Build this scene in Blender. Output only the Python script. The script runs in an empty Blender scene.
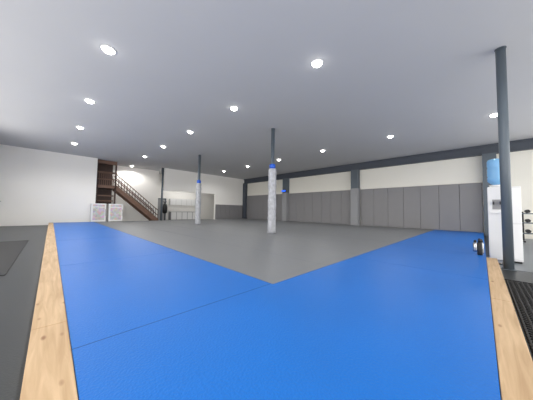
import bpy, bmesh, math, random
from mathutils import Vector, Matrix
random.seed(4)
S=bpy.context.scene
COL=S.collection
try: S.view_settings.view_transform='Standard'
except Exception: pass

# ---------------------------------------------------------------- materials
def srgb(r,g,b):
    f=lambda c:(c/255/12.92) if c/255<=0.04045 else ((c/255+0.055)/1.055)**2.4
    return (f(r),f(g),f(b),1)
def mat(name,rgb,rough=0.5,metal=0,bump=0,bscale=200,var=0,vscale=3,spec=0.5,detail=3):
    m=bpy.data.materials.new(name); m.use_nodes=True
    nt=m.node_tree; b=nt.nodes['Principled BSDF']
    b.inputs['Roughness'].default_value=rough; b.inputs['Metallic'].default_value=metal
    b.inputs['Specular IOR Level'].default_value=spec
    c=srgb(*rgb)
    tc=nt.nodes.new('ShaderNodeTexCoord')
    n=nt.nodes.new('ShaderNodeTexNoise'); n.inputs['Scale'].default_value=vscale; n.inputs['Detail'].default_value=4
    nt.links.new(tc.outputs['Object'],n.inputs['Vector'])
    mx=nt.nodes.new('ShaderNodeMixRGB'); 
    mx.inputs[1].default_value=[v*(1-var) for v in c[:3]]+[1]; mx.inputs[2].default_value=[min(1,v*(1+var)) for v in c[:3]]+[1]
    nt.links.new(n.outputs['Fac'],mx.inputs[0]); nt.links.new(mx.outputs[0],b.inputs['Base Color'])
    if bump:
        n2=nt.nodes.new('ShaderNodeTexNoise'); n2.inputs['Scale'].default_value=bscale; n2.inputs['Detail'].default_value=detail
        nt.links.new(tc.outputs['Object'],n2.inputs['Vector'])
        bp=nt.nodes.new('ShaderNodeBump'); bp.inputs['Strength'].default_value=bump; bp.inputs['Distance'].default_value=0.01
        nt.links.new(n2.outputs['Fac'],bp.inputs['Height']); nt.links.new(bp.outputs[0],b.inputs['Normal'])
    return m
def emis(name,rgb,s):
    m=bpy.data.materials.new(name); m.use_nodes=True; b=m.node_tree.nodes['Principled BSDF']
    b.inputs['Base Color'].default_value=srgb(*rgb); b.inputs['Emission Color'].default_value=srgb(*rgb); b.inputs['Emission Strength'].default_value=s
    return m
M={}
M['blue']=mat('mat_blue_vinyl',(4,106,196),0.40,bump=0.45,bscale=60,var=0.08,vscale=1.2,spec=0.32)
M['gray']=mat('mat_gray_vinyl',(122,124,127),0.45,bump=0.2,bscale=90,var=0.03,vscale=1.2,spec=0.35)
M['seam']=mat('mat_seam_dark',(8,66,124),0.8)
M['seamf']=mat('mat_seam_faint',(4,96,180),0.8)
M['seamg']=mat('mat_seam_gray',(113,116,119),0.8)
M['ceil']=mat('ceiling_paint',(201,201,202),0.9,var=0.02,vscale=0.6,spec=0.1)
M['white']=mat('wall_white_paint',(246,244,240),0.85,var=0.015,vscale=0.8,spec=0.15)
M['cream']=mat('wall_cream_paint',(243,240,230),0.85,var=0.015,vscale=0.8,spec=0.15)
M['floor']=mat('rubber_floor_dark',(48,52,55),0.38,bump=0.15,bscale=60,var=0.12,vscale=2.5)
M['conc']=mat('concrete_floor',(118,124,130),0.35,var=0.1,vscale=2)
M['steel']=mat('painted_steel_slate',(90,100,109),0.45,var=0.04)
M['beam']=mat('beam_slate_paint',(74,80,90),0.55,var=0.05)
M['pad']=mat('wall_pad_gray_vinyl',(133,132,134),0.5,var=0.03,bump=0.05,bscale=60)
M['padd']=mat('wall_pad_gap',(74,74,78),0.8)
M['pil']=mat('pilaster_gray',(146,147,150),0.55,var=0.04)
M['black']=mat('black_rubber',(20,21,23),0.6,bump=0.3,bscale=80,var=0.2)
M['bplastic']=mat('black_plastic',(22,22,25),0.4)
M['wplastic']=mat('white_plastic',(232,232,232),0.35)
M['tape']=mat('blue_tape',(30,90,200),0.4)
M['brown']=mat('stair_brown_wood',(116,88,74),0.6,var=0.25,vscale=4)
M['dbrown']=mat('dark_stained_wood',(74,56,50),0.6,var=0.3,vscale=5)
M['chrome']=mat('brushed_steel',(190,192,196),0.25,metal=1)
M['gcab']=mat('gray_cabinet',(150,150,152),0.5,var=0.05)
M['trimw']=mat('white_metal_trim',(245,245,245),0.4)
M['lamp']=emis('led_lens',(255,252,245),16)
M['led']=emis('blue_led',(30,90,255),2.5)

def wood():
    m=bpy.data.materials.new('pine_lumber'); m.use_nodes=True; nt=m.node_tree; b=nt.nodes['Principled BSDF']
    b.inputs['Roughness'].default_value=0.6
    tc=nt.nodes.new('ShaderNodeTexCoord'); mp=nt.nodes.new('ShaderNodeMapping'); mp.inputs['Scale'].default_value=(9,0.6,9)
    nt.links.new(tc.outputs['Object'],mp.inputs[0])
    n=nt.nodes.new('ShaderNodeTexNoise'); n.inputs['Scale'].default_value=2.5; n.inputs['Detail'].default_value=5; n.inputs['Distortion'].default_value=0.8
    nt.links.new(mp.outputs[0],n.inputs['Vector'])
    r=nt.nodes.new('ShaderNodeValToRGB'); e=r.color_ramp.elements
    e[0].position=0.3; e[0].color=srgb(182,150,112); e[1].position=0.7; e[1].color=srgb(210,180,142)
    nt.links.new(n.outputs['Fac'],r.inputs[0])
    mp2=nt.nodes.new('ShaderNodeMapping'); mp2.inputs['Scale'].default_value=(8,3.0,1)
    nt.links.new(tc.outputs['Object'],mp2.inputs[0])
    v=nt.nodes.new('ShaderNodeTexVoronoi'); v.inputs['Scale'].default_value=1.0
    nt.links.new(mp2.outputs[0],v.inputs['Vector'])
    r2=nt.nodes.new('ShaderNodeValToRGB'); e=r2.color_ramp.elements
    e[0].position=0.06; e[0].color=(.8,.8,.8,1); e[1].position=0.15; e[1].color=(0,0,0,1)
    nt.links.new(v.outputs['Distance'],r2.inputs[0])
    mx=nt.nodes.new('ShaderNodeMixRGB'); mx.inputs[2].default_value=srgb(134,92,60)
    nt.links.new(r2.outputs[0],mx.inputs[0]); nt.links.new(r.outputs[0],mx.inputs[1]); nt.links.new(mx.outputs[0],b.inputs['Base Color'])
    return m
M['wood']=wood()
M['foil']=mat('wrapped_tape_gray',(172,174,180),0.4,bump=0.7,bscale=9,var=0.45,vscale=8)
def posterm(name,seed):
    m=bpy.data.materials.new(name); m.use_nodes=True; nt=m.node_tree; b=nt.nodes['Principled BSDF']; b.inputs['Roughness'].default_value=0.4
    tc=nt.nodes.new('ShaderNodeTexCoord'); v=nt.nodes.new('ShaderNodeTexVoronoi'); v.inputs['Scale'].default_value=7
    mp=nt.nodes.new('ShaderNodeMapping'); mp.inputs['Location'].default_value=(seed,0,seed)
    nt.links.new(tc.outputs['Object'],mp.inputs[0]); nt.links.new(mp.outputs[0],v.inputs['Vector'])
    mx=nt.nodes.new('ShaderNodeMixRGB'); mx.inputs[0].default_value=0.75; mx.inputs[2].default_value=srgb(200,192,192)
    nt.links.new(v.outputs['Color'],mx.inputs[1]); nt.links.new(mx.outputs[0],b.inputs['Base Color'])
    return m
M['post1']=posterm('drink_shelves_a',1.3); M['post2']=posterm('drink_shelves_b',4.1)
def water():
    m=bpy.data.materials.new('blue_water_bottle'); m.use_nodes=True; b=m.node_tree.nodes['Principled BSDF']
    b.inputs['Base Color'].default_value=srgb(140,195,238); b.inputs['Roughness'].default_value=0.12
    b.inputs['Transmission Weight'].default_value=0.15; b.inputs['IOR'].default_value=1.3
    return m
M['water']=water()

# ---------------------------------------------------------------- mesh builder
class B:
    def __init__(s,name,parent=None):
        s.name=name; s.bm=bmesh.new(); s.mats=[]; s.parent=parent
    def mi(s,k):
        if M[k] not in s.mats: s.mats.append(M[k])
        return s.mats.index(M[k])
    def box(s,x0,x1,y0,y1,z0,z1,k,bev=0):
        i=s.mi(k)
        r=bmesh.ops.create_cube(s.bm,size=1)
        for v in r['verts']:
            v.co=Vector((x0 if v.co.x<0 else x1,y0 if v.co.y<0 else y1,z0 if v.co.z<0 else z1))
        fs={f for v in r['verts'] for f in v.link_faces}
        for f in fs: f.material_index=i
        if bev:
            es={e for v in r['verts'] for e in v.link_edges}
            q=bmesh.ops.bevel(s.bm,geom=list(es),offset=bev,segments=2,affect='EDGES',profile=0.6)
            for f in q['faces']: f.material_index=i
        return s
    def prof(s,cx,cy,pts,k,n=28,wob=0):
        i=s.mi(k); rings=[]
        for (r,z) in pts:
            rings.append([s.bm.verts.new((cx+(r+random.uniform(-wob,wob))*math.cos(2*math.pi*a/n),cy+(r+random.uniform(-wob,wob))*math.sin(2*math.pi*a/n),z)) for a in range(n)])
        for a,b in zip(rings,rings[1:]):
            for j in range(n):
                f=s.bm.faces.new((a[j],a[(j+1)%n],b[(j+1)%n],b[j])); f.material_index=i; f.smooth=True
        f=s.bm.faces.new(rings[0][::-1]); f.material_index=i
        f=s.bm.faces.new(rings[-1]); f.material_index=i
        return s
    def rod(s,p,q,r,k,n=10):
        i=s.mi(k); p=Vector(p);q=Vector(q); d=(q-p).normalized()
        a=d.orthogonal().normalized(); b=d.cross(a)
        R=[[s.bm.verts.new(c+r*(math.cos(2*math.pi*j/n)*a+math.sin(2*math.pi*j/n)*b)) for j in range(n)] for c in (p,q)]
        for j in range(n):
            f=s.bm.faces.new((R[0][j],R[0][(j+1)%n],R[1][(j+1)%n],R[1][j])); f.material_index=i; f.smooth=True
        for rr in (R[0][::-1],R[1]):
            f=s.bm.faces.new(rr); f.material_index=i
        return s
    def quadprism(s,pts,y0,y1,k):
        i=s.mi(k); A=[s.bm.verts.new((x,y0,z)) for x,z in pts]; C=[s.bm.verts.new((x,y1,z)) for x,z in pts]
        n=len(pts)
        for j in range(n):
            f=s.bm.faces.new((A[j],A[(j+1)%n],C[(j+1)%n],C[j])); f.material_index=i
        for rr in (A[::-1],C):
            f=s.bm.faces.new(rr); f.material_index=i
        return s
    def done(s):
        bmesh.ops.recalc_face_normals(s.bm,faces=s.bm.faces)
        me=bpy.data.meshes.new(s.name); 
        xs=[v.co.x for v in s.bm.verts]; ys=[v.co.y for v in s.bm.verts]; zs=[v.co.z for v in s.bm.verts]
        o=Vector(((min(xs)+max(xs))/2,(min(ys)+max(ys))/2,min(zs)))
        bmesh.ops.translate(s.bm,verts=s.bm.verts,vec=-o)
        s.bm.to_mesh(me); s.bm.free()
        for m in s.mats: me.materials.append(m)
        ob=bpy.data.objects.new(s.name,me); COL.objects.link(ob); ob.location=o
        if s.parent: ob.parent=s.parent
        return ob

# ---------------------------------------------------------------- dimensions
MT=0.18           # mat top
CZ=4.88           # ceiling
XW,XE=-2.7,16.5   # west / east walls
YS,YN=-5.0,20.2   # south / north walls

B('floor').box(XW-.2,XE+.2,YS-.2,24.2,-0.1,0,'floor').done()
B('floor_concrete').box(7.0,XE,YS,-0.26,0,0.006,'conc').done()
B('ceiling').box(XW-.2,XE+.2,YS-.2,24.2,CZ,CZ+.15,'ceil').done()

# walls
B('wall_north').box(XW,2.3,YN,YN+.2,0,CZ,'white').box(7.12,12.4,YN,YN+.2,2.85,CZ,'white').box(12.4,XE,YN,YN+.2,0,CZ,'white').done()
B('wall_back_room').box(2.1,7.3,22.2,22.35,0,CZ,'white').box(7.2,7.3,22.35,24,0,CZ,'white').box(7.2,XE,24,24.2,0,CZ,'white').box(2.0,2.15,20.4,22.35,0,CZ,'dbrown').done()
k=1
def wall_win(name,axis,c0,c1,a0,a1,wins,z0,z1,wm='white'):
    global k
    b=B(name)
    def bx(bb,p,q,za,zb,m=wm,d0=c0,d1=c1):
        if q-p<1e-4: return
        if axis=='x': bb.box(d0,d1,p,q,za,zb,m)
        else: bb.box(p,q,d0,d1,za,zb,m)
    cur=a0
    for (p,q) in wins:
        bx(b,cur,p,0,CZ); bx(b,p,q,0,z0); bx(b,p,q,z1,CZ); cur=q
    bx(b,cur,a1,0,CZ)
    b.done()
    for (p,q) in wins:
        b=B('window_%d'%k); k+=1
        d0,d1=c0+.06,c1-.06
        for a in (p,(p+q)/2-.03,q-.06): bx(b,a,a+.06,z0,z1,'steel',d0,d1)
        for z in (z0,(z0+z1)/2,z1-.06): bx(b,p,q,z,z+.06,'steel',d0,d1)
        b.done()
ww=[(-4.4+i*3.5,-1.4+i*3.5) for i in range(6)]  # west openings out of view, added for even light on the ceiling
ws=[(-2.0,1.6),(2.3,5.9),(6.6,10.2),(10.9,14.5)]
we=[(-4.7,-2.7)]
wall_win('wall_west','x',XW-.2,XW,YS,YN,ww,0.5,4.4)
wall_win('wall_south','y',YS-.2,YS,XW,XE,ws,0.2,4.5)
wall_win('wall_east','x',XE,XE+.2,YS,24,we,0.2,4.2,'cream')

# ---------------------------------------------------------------- mat
X0,Y0=0.15,-0.05
XM,YM=XE-.1,19.6
G=2.18; GY=2.03
b=B('tatami_mat')
b.box(X0,G,Y0,YM,0.0,MT,'blue')
b.box(G,XM,Y0,GY,0.0,MT,'blue')
b.box(G,XM,GY,YM,0.0,MT,'gray')
e=0.0015
def seam(x0,x1,y0,y1,k): b.box(x0,x1,y0,y1,MT,MT+e,k)
seam(X0,G,GY+.03,GY+.038,'seam')
seam(G-.003,G+.003,GY,YM,'seam'); seam(G,XM,GY-.003,GY+.003,'seam')
seam(4.76,4.766,Y0,GY,'seamf')
for yy in (5.1,9.0,13.0): seam(X0,G,yy,yy+.006,'seamf')
for xx in (7.5,10.3,13.1): seam(xx,xx+.006,Y0,GY,'seamf')
x=G+1.5
while x<XM:
    seam(x,x+.006,GY+.01,YM,'seamg'); x+=1.5
b.done()
# timber edging
b=B('timber_edging')
y=-1.0
for L in (3.6,4.2,4.2,4.2,5.4):
    b.box(-0.07,X0-.004,y+.003,min(y+L-.003,19.6),0,MT+.004,'wood',0.006); y+=L
ob=b.done()
b=B('timber_edging')
x=X0
for L in (3.6,3.4):
    b.box(-.085,.085,-(x+L-.003),-(x+.003),0,MT+.004,'wood',0.006); x+=L
o2=b.done()
ctr=o2.location.copy()
o2.rotation_euler=(0,0,math.pi/2)
o2.location=(-ctr.y, Y0-.004-.085, 0)

# rubber floor mats
b=B('rubber_floor_mat'); b.box(-1.8,-.5,5.8,11.3,0,.012,'black',0.004); b.done()
b=B('honeycomb_rubber_mat')
b.box(1.8,5.8,-1.6,-.25,0,.008,'floor')
hs=.038
r3=math.sqrt(3)
row=0; yy=-1.57
while yy<-.28:
    xx=1.83+(hs*r3/2 if row%2 else 0)
    while xx<5.77:
        for a in (30,90,150):
            t=math.radians(a); t2=math.radians(a+60)
            p=(xx+hs*math.cos(t),yy+hs*math.sin(t),.014); q=(xx+hs*math.cos(t2),yy+hs*math.sin(t2),.014)
            b.rod(p,q,.010,'black',4)
        xx+=hs*r3
    yy+=hs*1.5; row+=1
b.box(1.8,5.8,-.262,-.25,0,.024,'black').box(1.8,5.8,-1.6,-1.588,0,.024,'black').box(5.788,5.8,-1.6,-.25,0,.024,'black').box(1.8,1.812,-1.6,-.25,0,.024,'black')
b.done()

# ---------------------------------------------------------------- steel columns
CX=6.95; R=.082
def column(cx,cy,z0,pad=None):
    root=bpy.data.objects.new('support_column',None); COL.objects.link(root); root.location=(cx,cy,z0)
    def part(b):
        o=b.done(); o.parent=root; o.location=o.location-root.location; return o
    part(B('shaft').prof(cx,cy,[(R,z0),(R,CZ)],'steel'))
    part(B('cap_plate').prof(cx,cy,[(R+.012,CZ-.012),(R+.014,CZ)],'steel'))
    if pad:
        zt,r,_=pad
        n=26; pts=[(r-.03,z0+.001)]
        for i in range(n+1):
            z=z0+.02+(zt-z0-.04)*i/n
            pts.append((r*(1-.10*(i/n))+random.uniform(-.012,.012),z))
        pts.append((r*.8,zt))
        part(B('wrapped_padding').prof(cx,cy,pts,'foil',24,.006))
        part(B('tape_band').prof(cx,cy,[(R+.004,zt),(R+.05,zt+.01),(R+.055,zt+.18),(R+.004,zt+.22)],'tape'))
    else:
        part(B('base_plate').box(cx-.11,cx+.11,cy-.10,cy+.10,z0,z0+.015,'steel'))
column(CX,-.385,0.006)
column(CX,6.6,MT,(3.05,.19,0))
column(7.0,13.5,MT,(2.95,.18,0))
column(7.0,20.3,0)

# ---------------------------------------------------------------- east wall: beam, pilasters, pads
B('steel_beam').box(XE-.25,XE,YS,YN,4.36,4.42,'beam').box(XE-.16,XE-.1,YS,YN,4.42,CZ-.05,'beam').box(XE-.25,XE,YS,YN,CZ-.07,CZ,'beam').done()
PY=[-.35,6.75,13.6]
for py in PY:
    b=B('wall_pilaster'); b.box(XE-.42,XE-.0,py-.26,py+.26,0.006 if py<0 else MT,4.36,'steel')
    if py>0: b.box(XE-.47,XE-.42,py-.27,py+.27,MT,2.95,'pil',.02).box(XE-.42,XE-.02,py-.31,py-.26,MT,2.95,'pil',.02)
    b.done()
b=B('wall_pilaster'); b.box(XE-.35,XE,YN-.45,YN,MT,4.36,'beam'); b.done()
def pads(y0,y1,n):
    b=B('wall_pad')
    b.box(XE-.02,XE,y0,y1,MT,2.86,'padd')
    w=(y1-y0)/n
    for i in range(n): b.box(XE-.09,XE-.02,y0+i*w+.005,y0+(i+1)*w-.005,MT+.01,2.88,'pad',.018)
    b.done()
pads(-.05,6.4,7); pads(7.05,13.3,7); pads(13.9,19.7,6)
b=B('wall_pad')
for i in range(6): b.box(12.45+i*.61,12.45+i*.61+.595,YN-.08,YN,0,1.75,'pad',.02)
b.done()
B('wall_clock').box(XE-.56,XE-.475,13.35,13.85,3.02,3.2,'bplastic',.01).box(XE-.565,XE-.559,13.38,13.82,3.05,3.17,'led').done()

# ---------------------------------------------------------------- recessed lights
def lamp(x,y):
    root=bpy.data.objects.new('recessed_light',None); COL.objects.link(root); root.location=(x,y,CZ)
    b=B('trim_ring',root); b.prof(x,y,[(.155,CZ-.001),(.15,CZ-.014),(.125,CZ-.016),(.125,CZ-.001)],'trimw'); o=b.done(); o.location-=root.location
    b=B('lens',root); b.prof(x,y,[(.03,CZ-.085),(.07,CZ-.072),(.10,CZ-.05),(.118,CZ-.0162)],'lamp'); o=b.done(); o.location-=root.location  # dome shape imitates the round glare of the lamp
    l=bpy.data.lights.new('led','SPOT'); l.energy=LE; l.spot_size=math.radians(165); l.spot_blend=.5; l.shadow_soft_size=.1; l.color=(1,.985,.95)
    lo=bpy.data.objects.new('led_light',l); COL.objects.link(lo); lo.parent=root; lo.location=(0,0,-.2)
for y in (2.6,6.08,9.5,13.0,16.5):
    LE=70 if y<10 else 140
    lamp(.78,y)
for y in (-.6,2.82,6.27,9.75,13.25,16.8):
    LE=70 if y<10 else 140
    lamp(4.53,y)
for y in (-.42,3.05,6.75,10.3,13.8,17.3):
    LE=125
    lamp(11.5,y)
LE=190
lamp(10,22.2); lamp(4.8,21.4)  # unseen lamps, added to brighten the back room and stairs

# ---------------------------------------------------------------- staircase
b=B('staircase')
n=16; xb,xt=6.85,3.55; zt=2.95; ya,yb=20.55,21.75
dx=(xb-xt)/n; dz=zt/n
for i in range(n):
    b.box(xb-(i+1)*dx-.02,xb-i*dx,ya+.05,yb-.05,(i+1)*dz-.045,(i+1)*dz,'brown')
for y in (ya,yb-.05):
    b.quadprism([(xb,0),(xb,.28),(xt,zt+.1),(xt,zt-.3),(xb-.3,0)],y,y+.05,'brown')
b.box(2.32,xt,ya,yb,zt-.22,zt,'brown')
for y in (ya+.02,yb-.02):
    for z in (.5,.95): b.rod((xb-.05,y,z+.1),(xt,y,zt+z),.034,'brown')
    for i in range(0,n+1):
        x=xb-.05-(xb-.05-xt)*i/n; z=.1+(zt-.1)*i/n
        b.rod((x,y,z),(x,y,z+.95),.018,'dbrown',6)
for x in [2.36+.13*i for i in range(10)]: b.box(x,x+.035,ya,ya+.035,zt,zt+1.0,'brown')
b.box(2.32,xt+.05,ya-.02,ya+.06,zt+.97,zt+1.05,'brown')
b.box(2.32,xt+.05,ya,ya+.06,zt+.45,zt+.5,'brown')
for x in (2.34,xt-.06): b.box(x,x+.1,ya,ya+.1,0,CZ-.01,'dbrown')
b.box(2.45,3.5,yb-.1,yb,1.5,CZ-.01,'dbrown')
for z in (1.7,2.1,3.4,3.9): b.box(2.4,3.5,ya+.3,ya+.4,z,z+.09,'brown')
b.box(2.32,xt+.04,ya-.02,ya+.12,CZ-.28,CZ-.01,'brown')
b.done()

# ---------------------------------------------------------------- display fridges
def fridge(x0,x1,k):
    b=B('beverage_fridge'); y0,y1=19.66,20.15
    b.box(x0,x1,y0+.04,y1,0.03,1.5,'wplastic',.015)
    b.box(x0+.02,x1-.02,y0,y0+.04,.2,1.48,'wplastic',.008)
    b.box(x0+.1,x1-.1,y0-.006,y0,.3,1.22,k)
    b.box(x0+.1,x1-.1,y0-.006,y0,1.27,1.42,'post2')
    b.rod((x1-.05,y0-.03,.6),(x1-.05,y0-.03,1.1),.012,'chrome')
    for x in (x0+.05,x1-.1): b.box(x,x+.05,y0+.06,y0+.12,0,.03,'bplastic')
    b.done()
fridge(2.02,2.9,'post1'); fridge(3.05,3.95,'post2')

# ---------------------------------------------------------------- back room furniture
b=B('kitchen_counter')
b.box(9.0,12.0,23.3,23.95,0,.9,'gcab').box(8.95,12.05,23.25,23.97,.9,.95,'wplastic')
for i in range(5): b.box(9.03+i*.6,9.57+i*.6,23.28,23.3,.05,.86,'wplastic',.004)
b.box(9.0,12.0,23.6,23.97,1.6,2.3,'wplastic')
for i in range(5): b.box(9.03+i*.6,9.57+i*.6,23.58,23.6,1.63,2.27,'trimw',.004)
b.done()
b=B('door_1'); b.box(7.6,7.7,23.9,23.995,0,2.3,'steel').box(8.6,8.7,23.9,23.995,0,2.3,'steel').box(7.6,8.7,23.9,23.995,2.2,2.3,'steel').box(7.7,8.6,23.93,23.995,0,2.2,'gcab').rod((8.5,23.85,1.0),(8.4,23.85,1.0),.015,'chrome').rod((8.5,23.85,1.0),(8.5,23.93,1.0),.012,'chrome'); b.done()
b=B('coat_rack')
b.rod((7.75,21.6,0),(7.75,21.6,1.9),.025,'bplastic')
for a in range(5):
    an=a*1.257; b.rod((7.75,21.6,.05),(7.75+.28*math.cos(an),21.6+.28*math.sin(an),.02),.02,'bplastic'); b.rod((7.75,21.6,1.75),(7.75+.18*math.cos(an),21.6+.18*math.sin(an),1.9),.014,'bplastic')
b.prof(7.75,21.6,[(.12,.75),(.2,.85),(.22,1.3),(.16,1.6),(.06,1.72)],'bplastic',16,.02)
b.done()
b=B('storage_cabinet'); b.box(-2.65,-2.15,19.6,20.15,.06,1.45,'wplastic',.01).box(-2.66,-2.14,19.58,20.16,1.45,1.5,'bplastic').box(-2.62,-2.18,19.62,20.12,0,.06,'bplastic').box(-2.62,-2.18,19.585,19.6,.1,.7,'trimw').box(-2.62,-2.18,19.585,19.6,.74,1.42,'trimw'); b.rod((-2.22,19.57,.9),(-2.22,19.57,1.1),.01,'chrome'); b.done()

# ---------------------------------------------------------------- water dispenser and neighbours
F=.006
b=B('water_dispenser')
x0,x1,y0,y1=8.0,8.34,-.60,-.28
b.box(x0,x1,y0,y1,.02,1.88,'wplastic',.02)
for x in (x0+.03,x1-.07):
    for y in (y0+.03,y1-.07): b.box(x,x+.04,y,y+.04,F,.03,'bplastic')
b.box(x0-.004,x0+.01,y0+.08,y1-.08,1.3,1.55,'gcab')
for y in (y0+.1,y0+.22): b.rod((x0-.05,y,1.48),(x0,y,1.48),.018,'tape').box(x0-.06,x0-.03,y-.015,y+.015,1.42,1.5,'bplastic')
b.box(x0-.05,x0,y0+.06,y1-.06,1.2,1.23,'wplastic')
b.prof(8.17,-.44,[(.10,1.88),(.13,1.93)],'wplastic')
b.prof(8.17,-.44,[(.05,1.93),(.10,1.97),(.15,2.03),(.155,2.12),(.145,2.15),(.155,2.18),(.155,2.36),(.145,2.39),(.155,2.42),(.155,2.55),(.14,2.6),(.08,2.62)],'water')
o=b.done(); o.location.y+=.16
b=B('storage_cabinet')
b.box(7.95,8.35,-.68,-.46,.05,1.86,'wplastic',.012)
for z0,z1 in ((.1,.94),(.97,1.82)): b.box(7.935,7.95,-.67,-.47,z0,z1,'trimw',.004)
b.rod((7.92,-.50,1.05),(7.92,-.50,1.2),.008,'chrome').rod((7.92,-.50,.7),(7.92,-.50,.85),.008,'chrome')
b.box(7.97,8.33,-.66,-.48,F,.05,'bplastic')
b.done()
def bottle(x,y,k,h=.42,r=.06):
    B('sports_bottle').prof(x,y,[(r*.9,MT+.001),(r,MT+.02),(r,MT+h*.68),(r*.6,MT+h*.8)],k,20).prof(x,y,[(r*.62,MT+h*.8),(r*.62,MT+h*.92),(r*.3,MT+h)],'bplastic',20).done()
bottle(7.42,.05,'bplastic',.40,.05); bottle(7.72,.02,'chrome',.36,.045); bottle(8.05,.14,'chrome',.30,.045)
b=B('dog_bowl'); b.prof(7.55,-.31,[(.15,F+.001),(.12,.09),(.11,.09),(.10,.03)],'chrome',24); b.done()
b=B('dumbbell_rack')
for y in (-2.9,-1.3):
    b.box(14.6,14.68,y,y+.06,0.006,1.3,'bplastic').box(14.2,14.9,y,y+.06,0.006,.06,'bplastic')
for z in (.35,.8,1.2):
    b.box(14.35,14.75,-2.9,-1.24,z,z+.04,'steel')
    for i in range(6):
        y=-2.75+i*.27; 
        b.rod((14.38,y,z+.12),(14.5,y,z+.12),.08,'bplastic',6).rod((14.5,y,z+.12),(14.6,y,z+.12),.02,'chrome').rod((14.6,y,z+.12),(14.72,y,z+.12),.08,'bplastic',6)
b.done()

# ---------------------------------------------------------------- world
w=bpy.data.worlds.new('World'); S.world=w; w.use_nodes=True
bg=w.node_tree.nodes['Background']; bg.inputs[0].default_value=(1,.98,.95,1); bg.inputs[1].default_value=4.2
def portal(loc,rot,sx,sy):
    l=bpy.data.lights.new('window_portal','AREA'); l.shape='RECTANGLE'; l.size=sx; l.size_y=sy; l.cycles.is_portal=True
    o=bpy.data.objects.new('window_portal',l); COL.objects.link(o); o.location=loc; o.rotation_euler=rot
for p,q in ww: portal((XW-.1,(p+q)/2,2.45),(math.pi/2,0,-math.pi/2),q-p,3.9)
for p,q in ws: portal(((p+q)/2,YS-.1,2.35),(math.pi/2,0,0),q-p,4.3)
for p,q in we: portal((XE+.1,(p+q)/2,2.2),(math.pi/2,0,math.pi/2),q-p,4.0)

# ---------------------------------------------------------------- camera
c=bpy.data.cameras.new('Camera'); co=bpy.data.objects.new('Camera',c); COL.objects.link(co); S.camera=co
c.sensor_width=36; c.lens=36*215/533; c.clip_start=.05; c.clip_end=200
th=math.radians(2.8); ph=math.radians(.9)
f=Vector((math.cos(th)/math.sqrt(2),math.cos(th)/math.sqrt(2),math.sin(th)))
r=Vector((1,-1,0)).normalized(); u=r.cross(f)
r2=r*math.cos(ph)+u*math.sin(ph); u2=u*math.cos(ph)-r*math.sin(ph)
m=Matrix((r2,u2,-f)).transposed().to_4x4(); m.translation=Vector((0,0,MT+1.0)); co.matrix_world=m
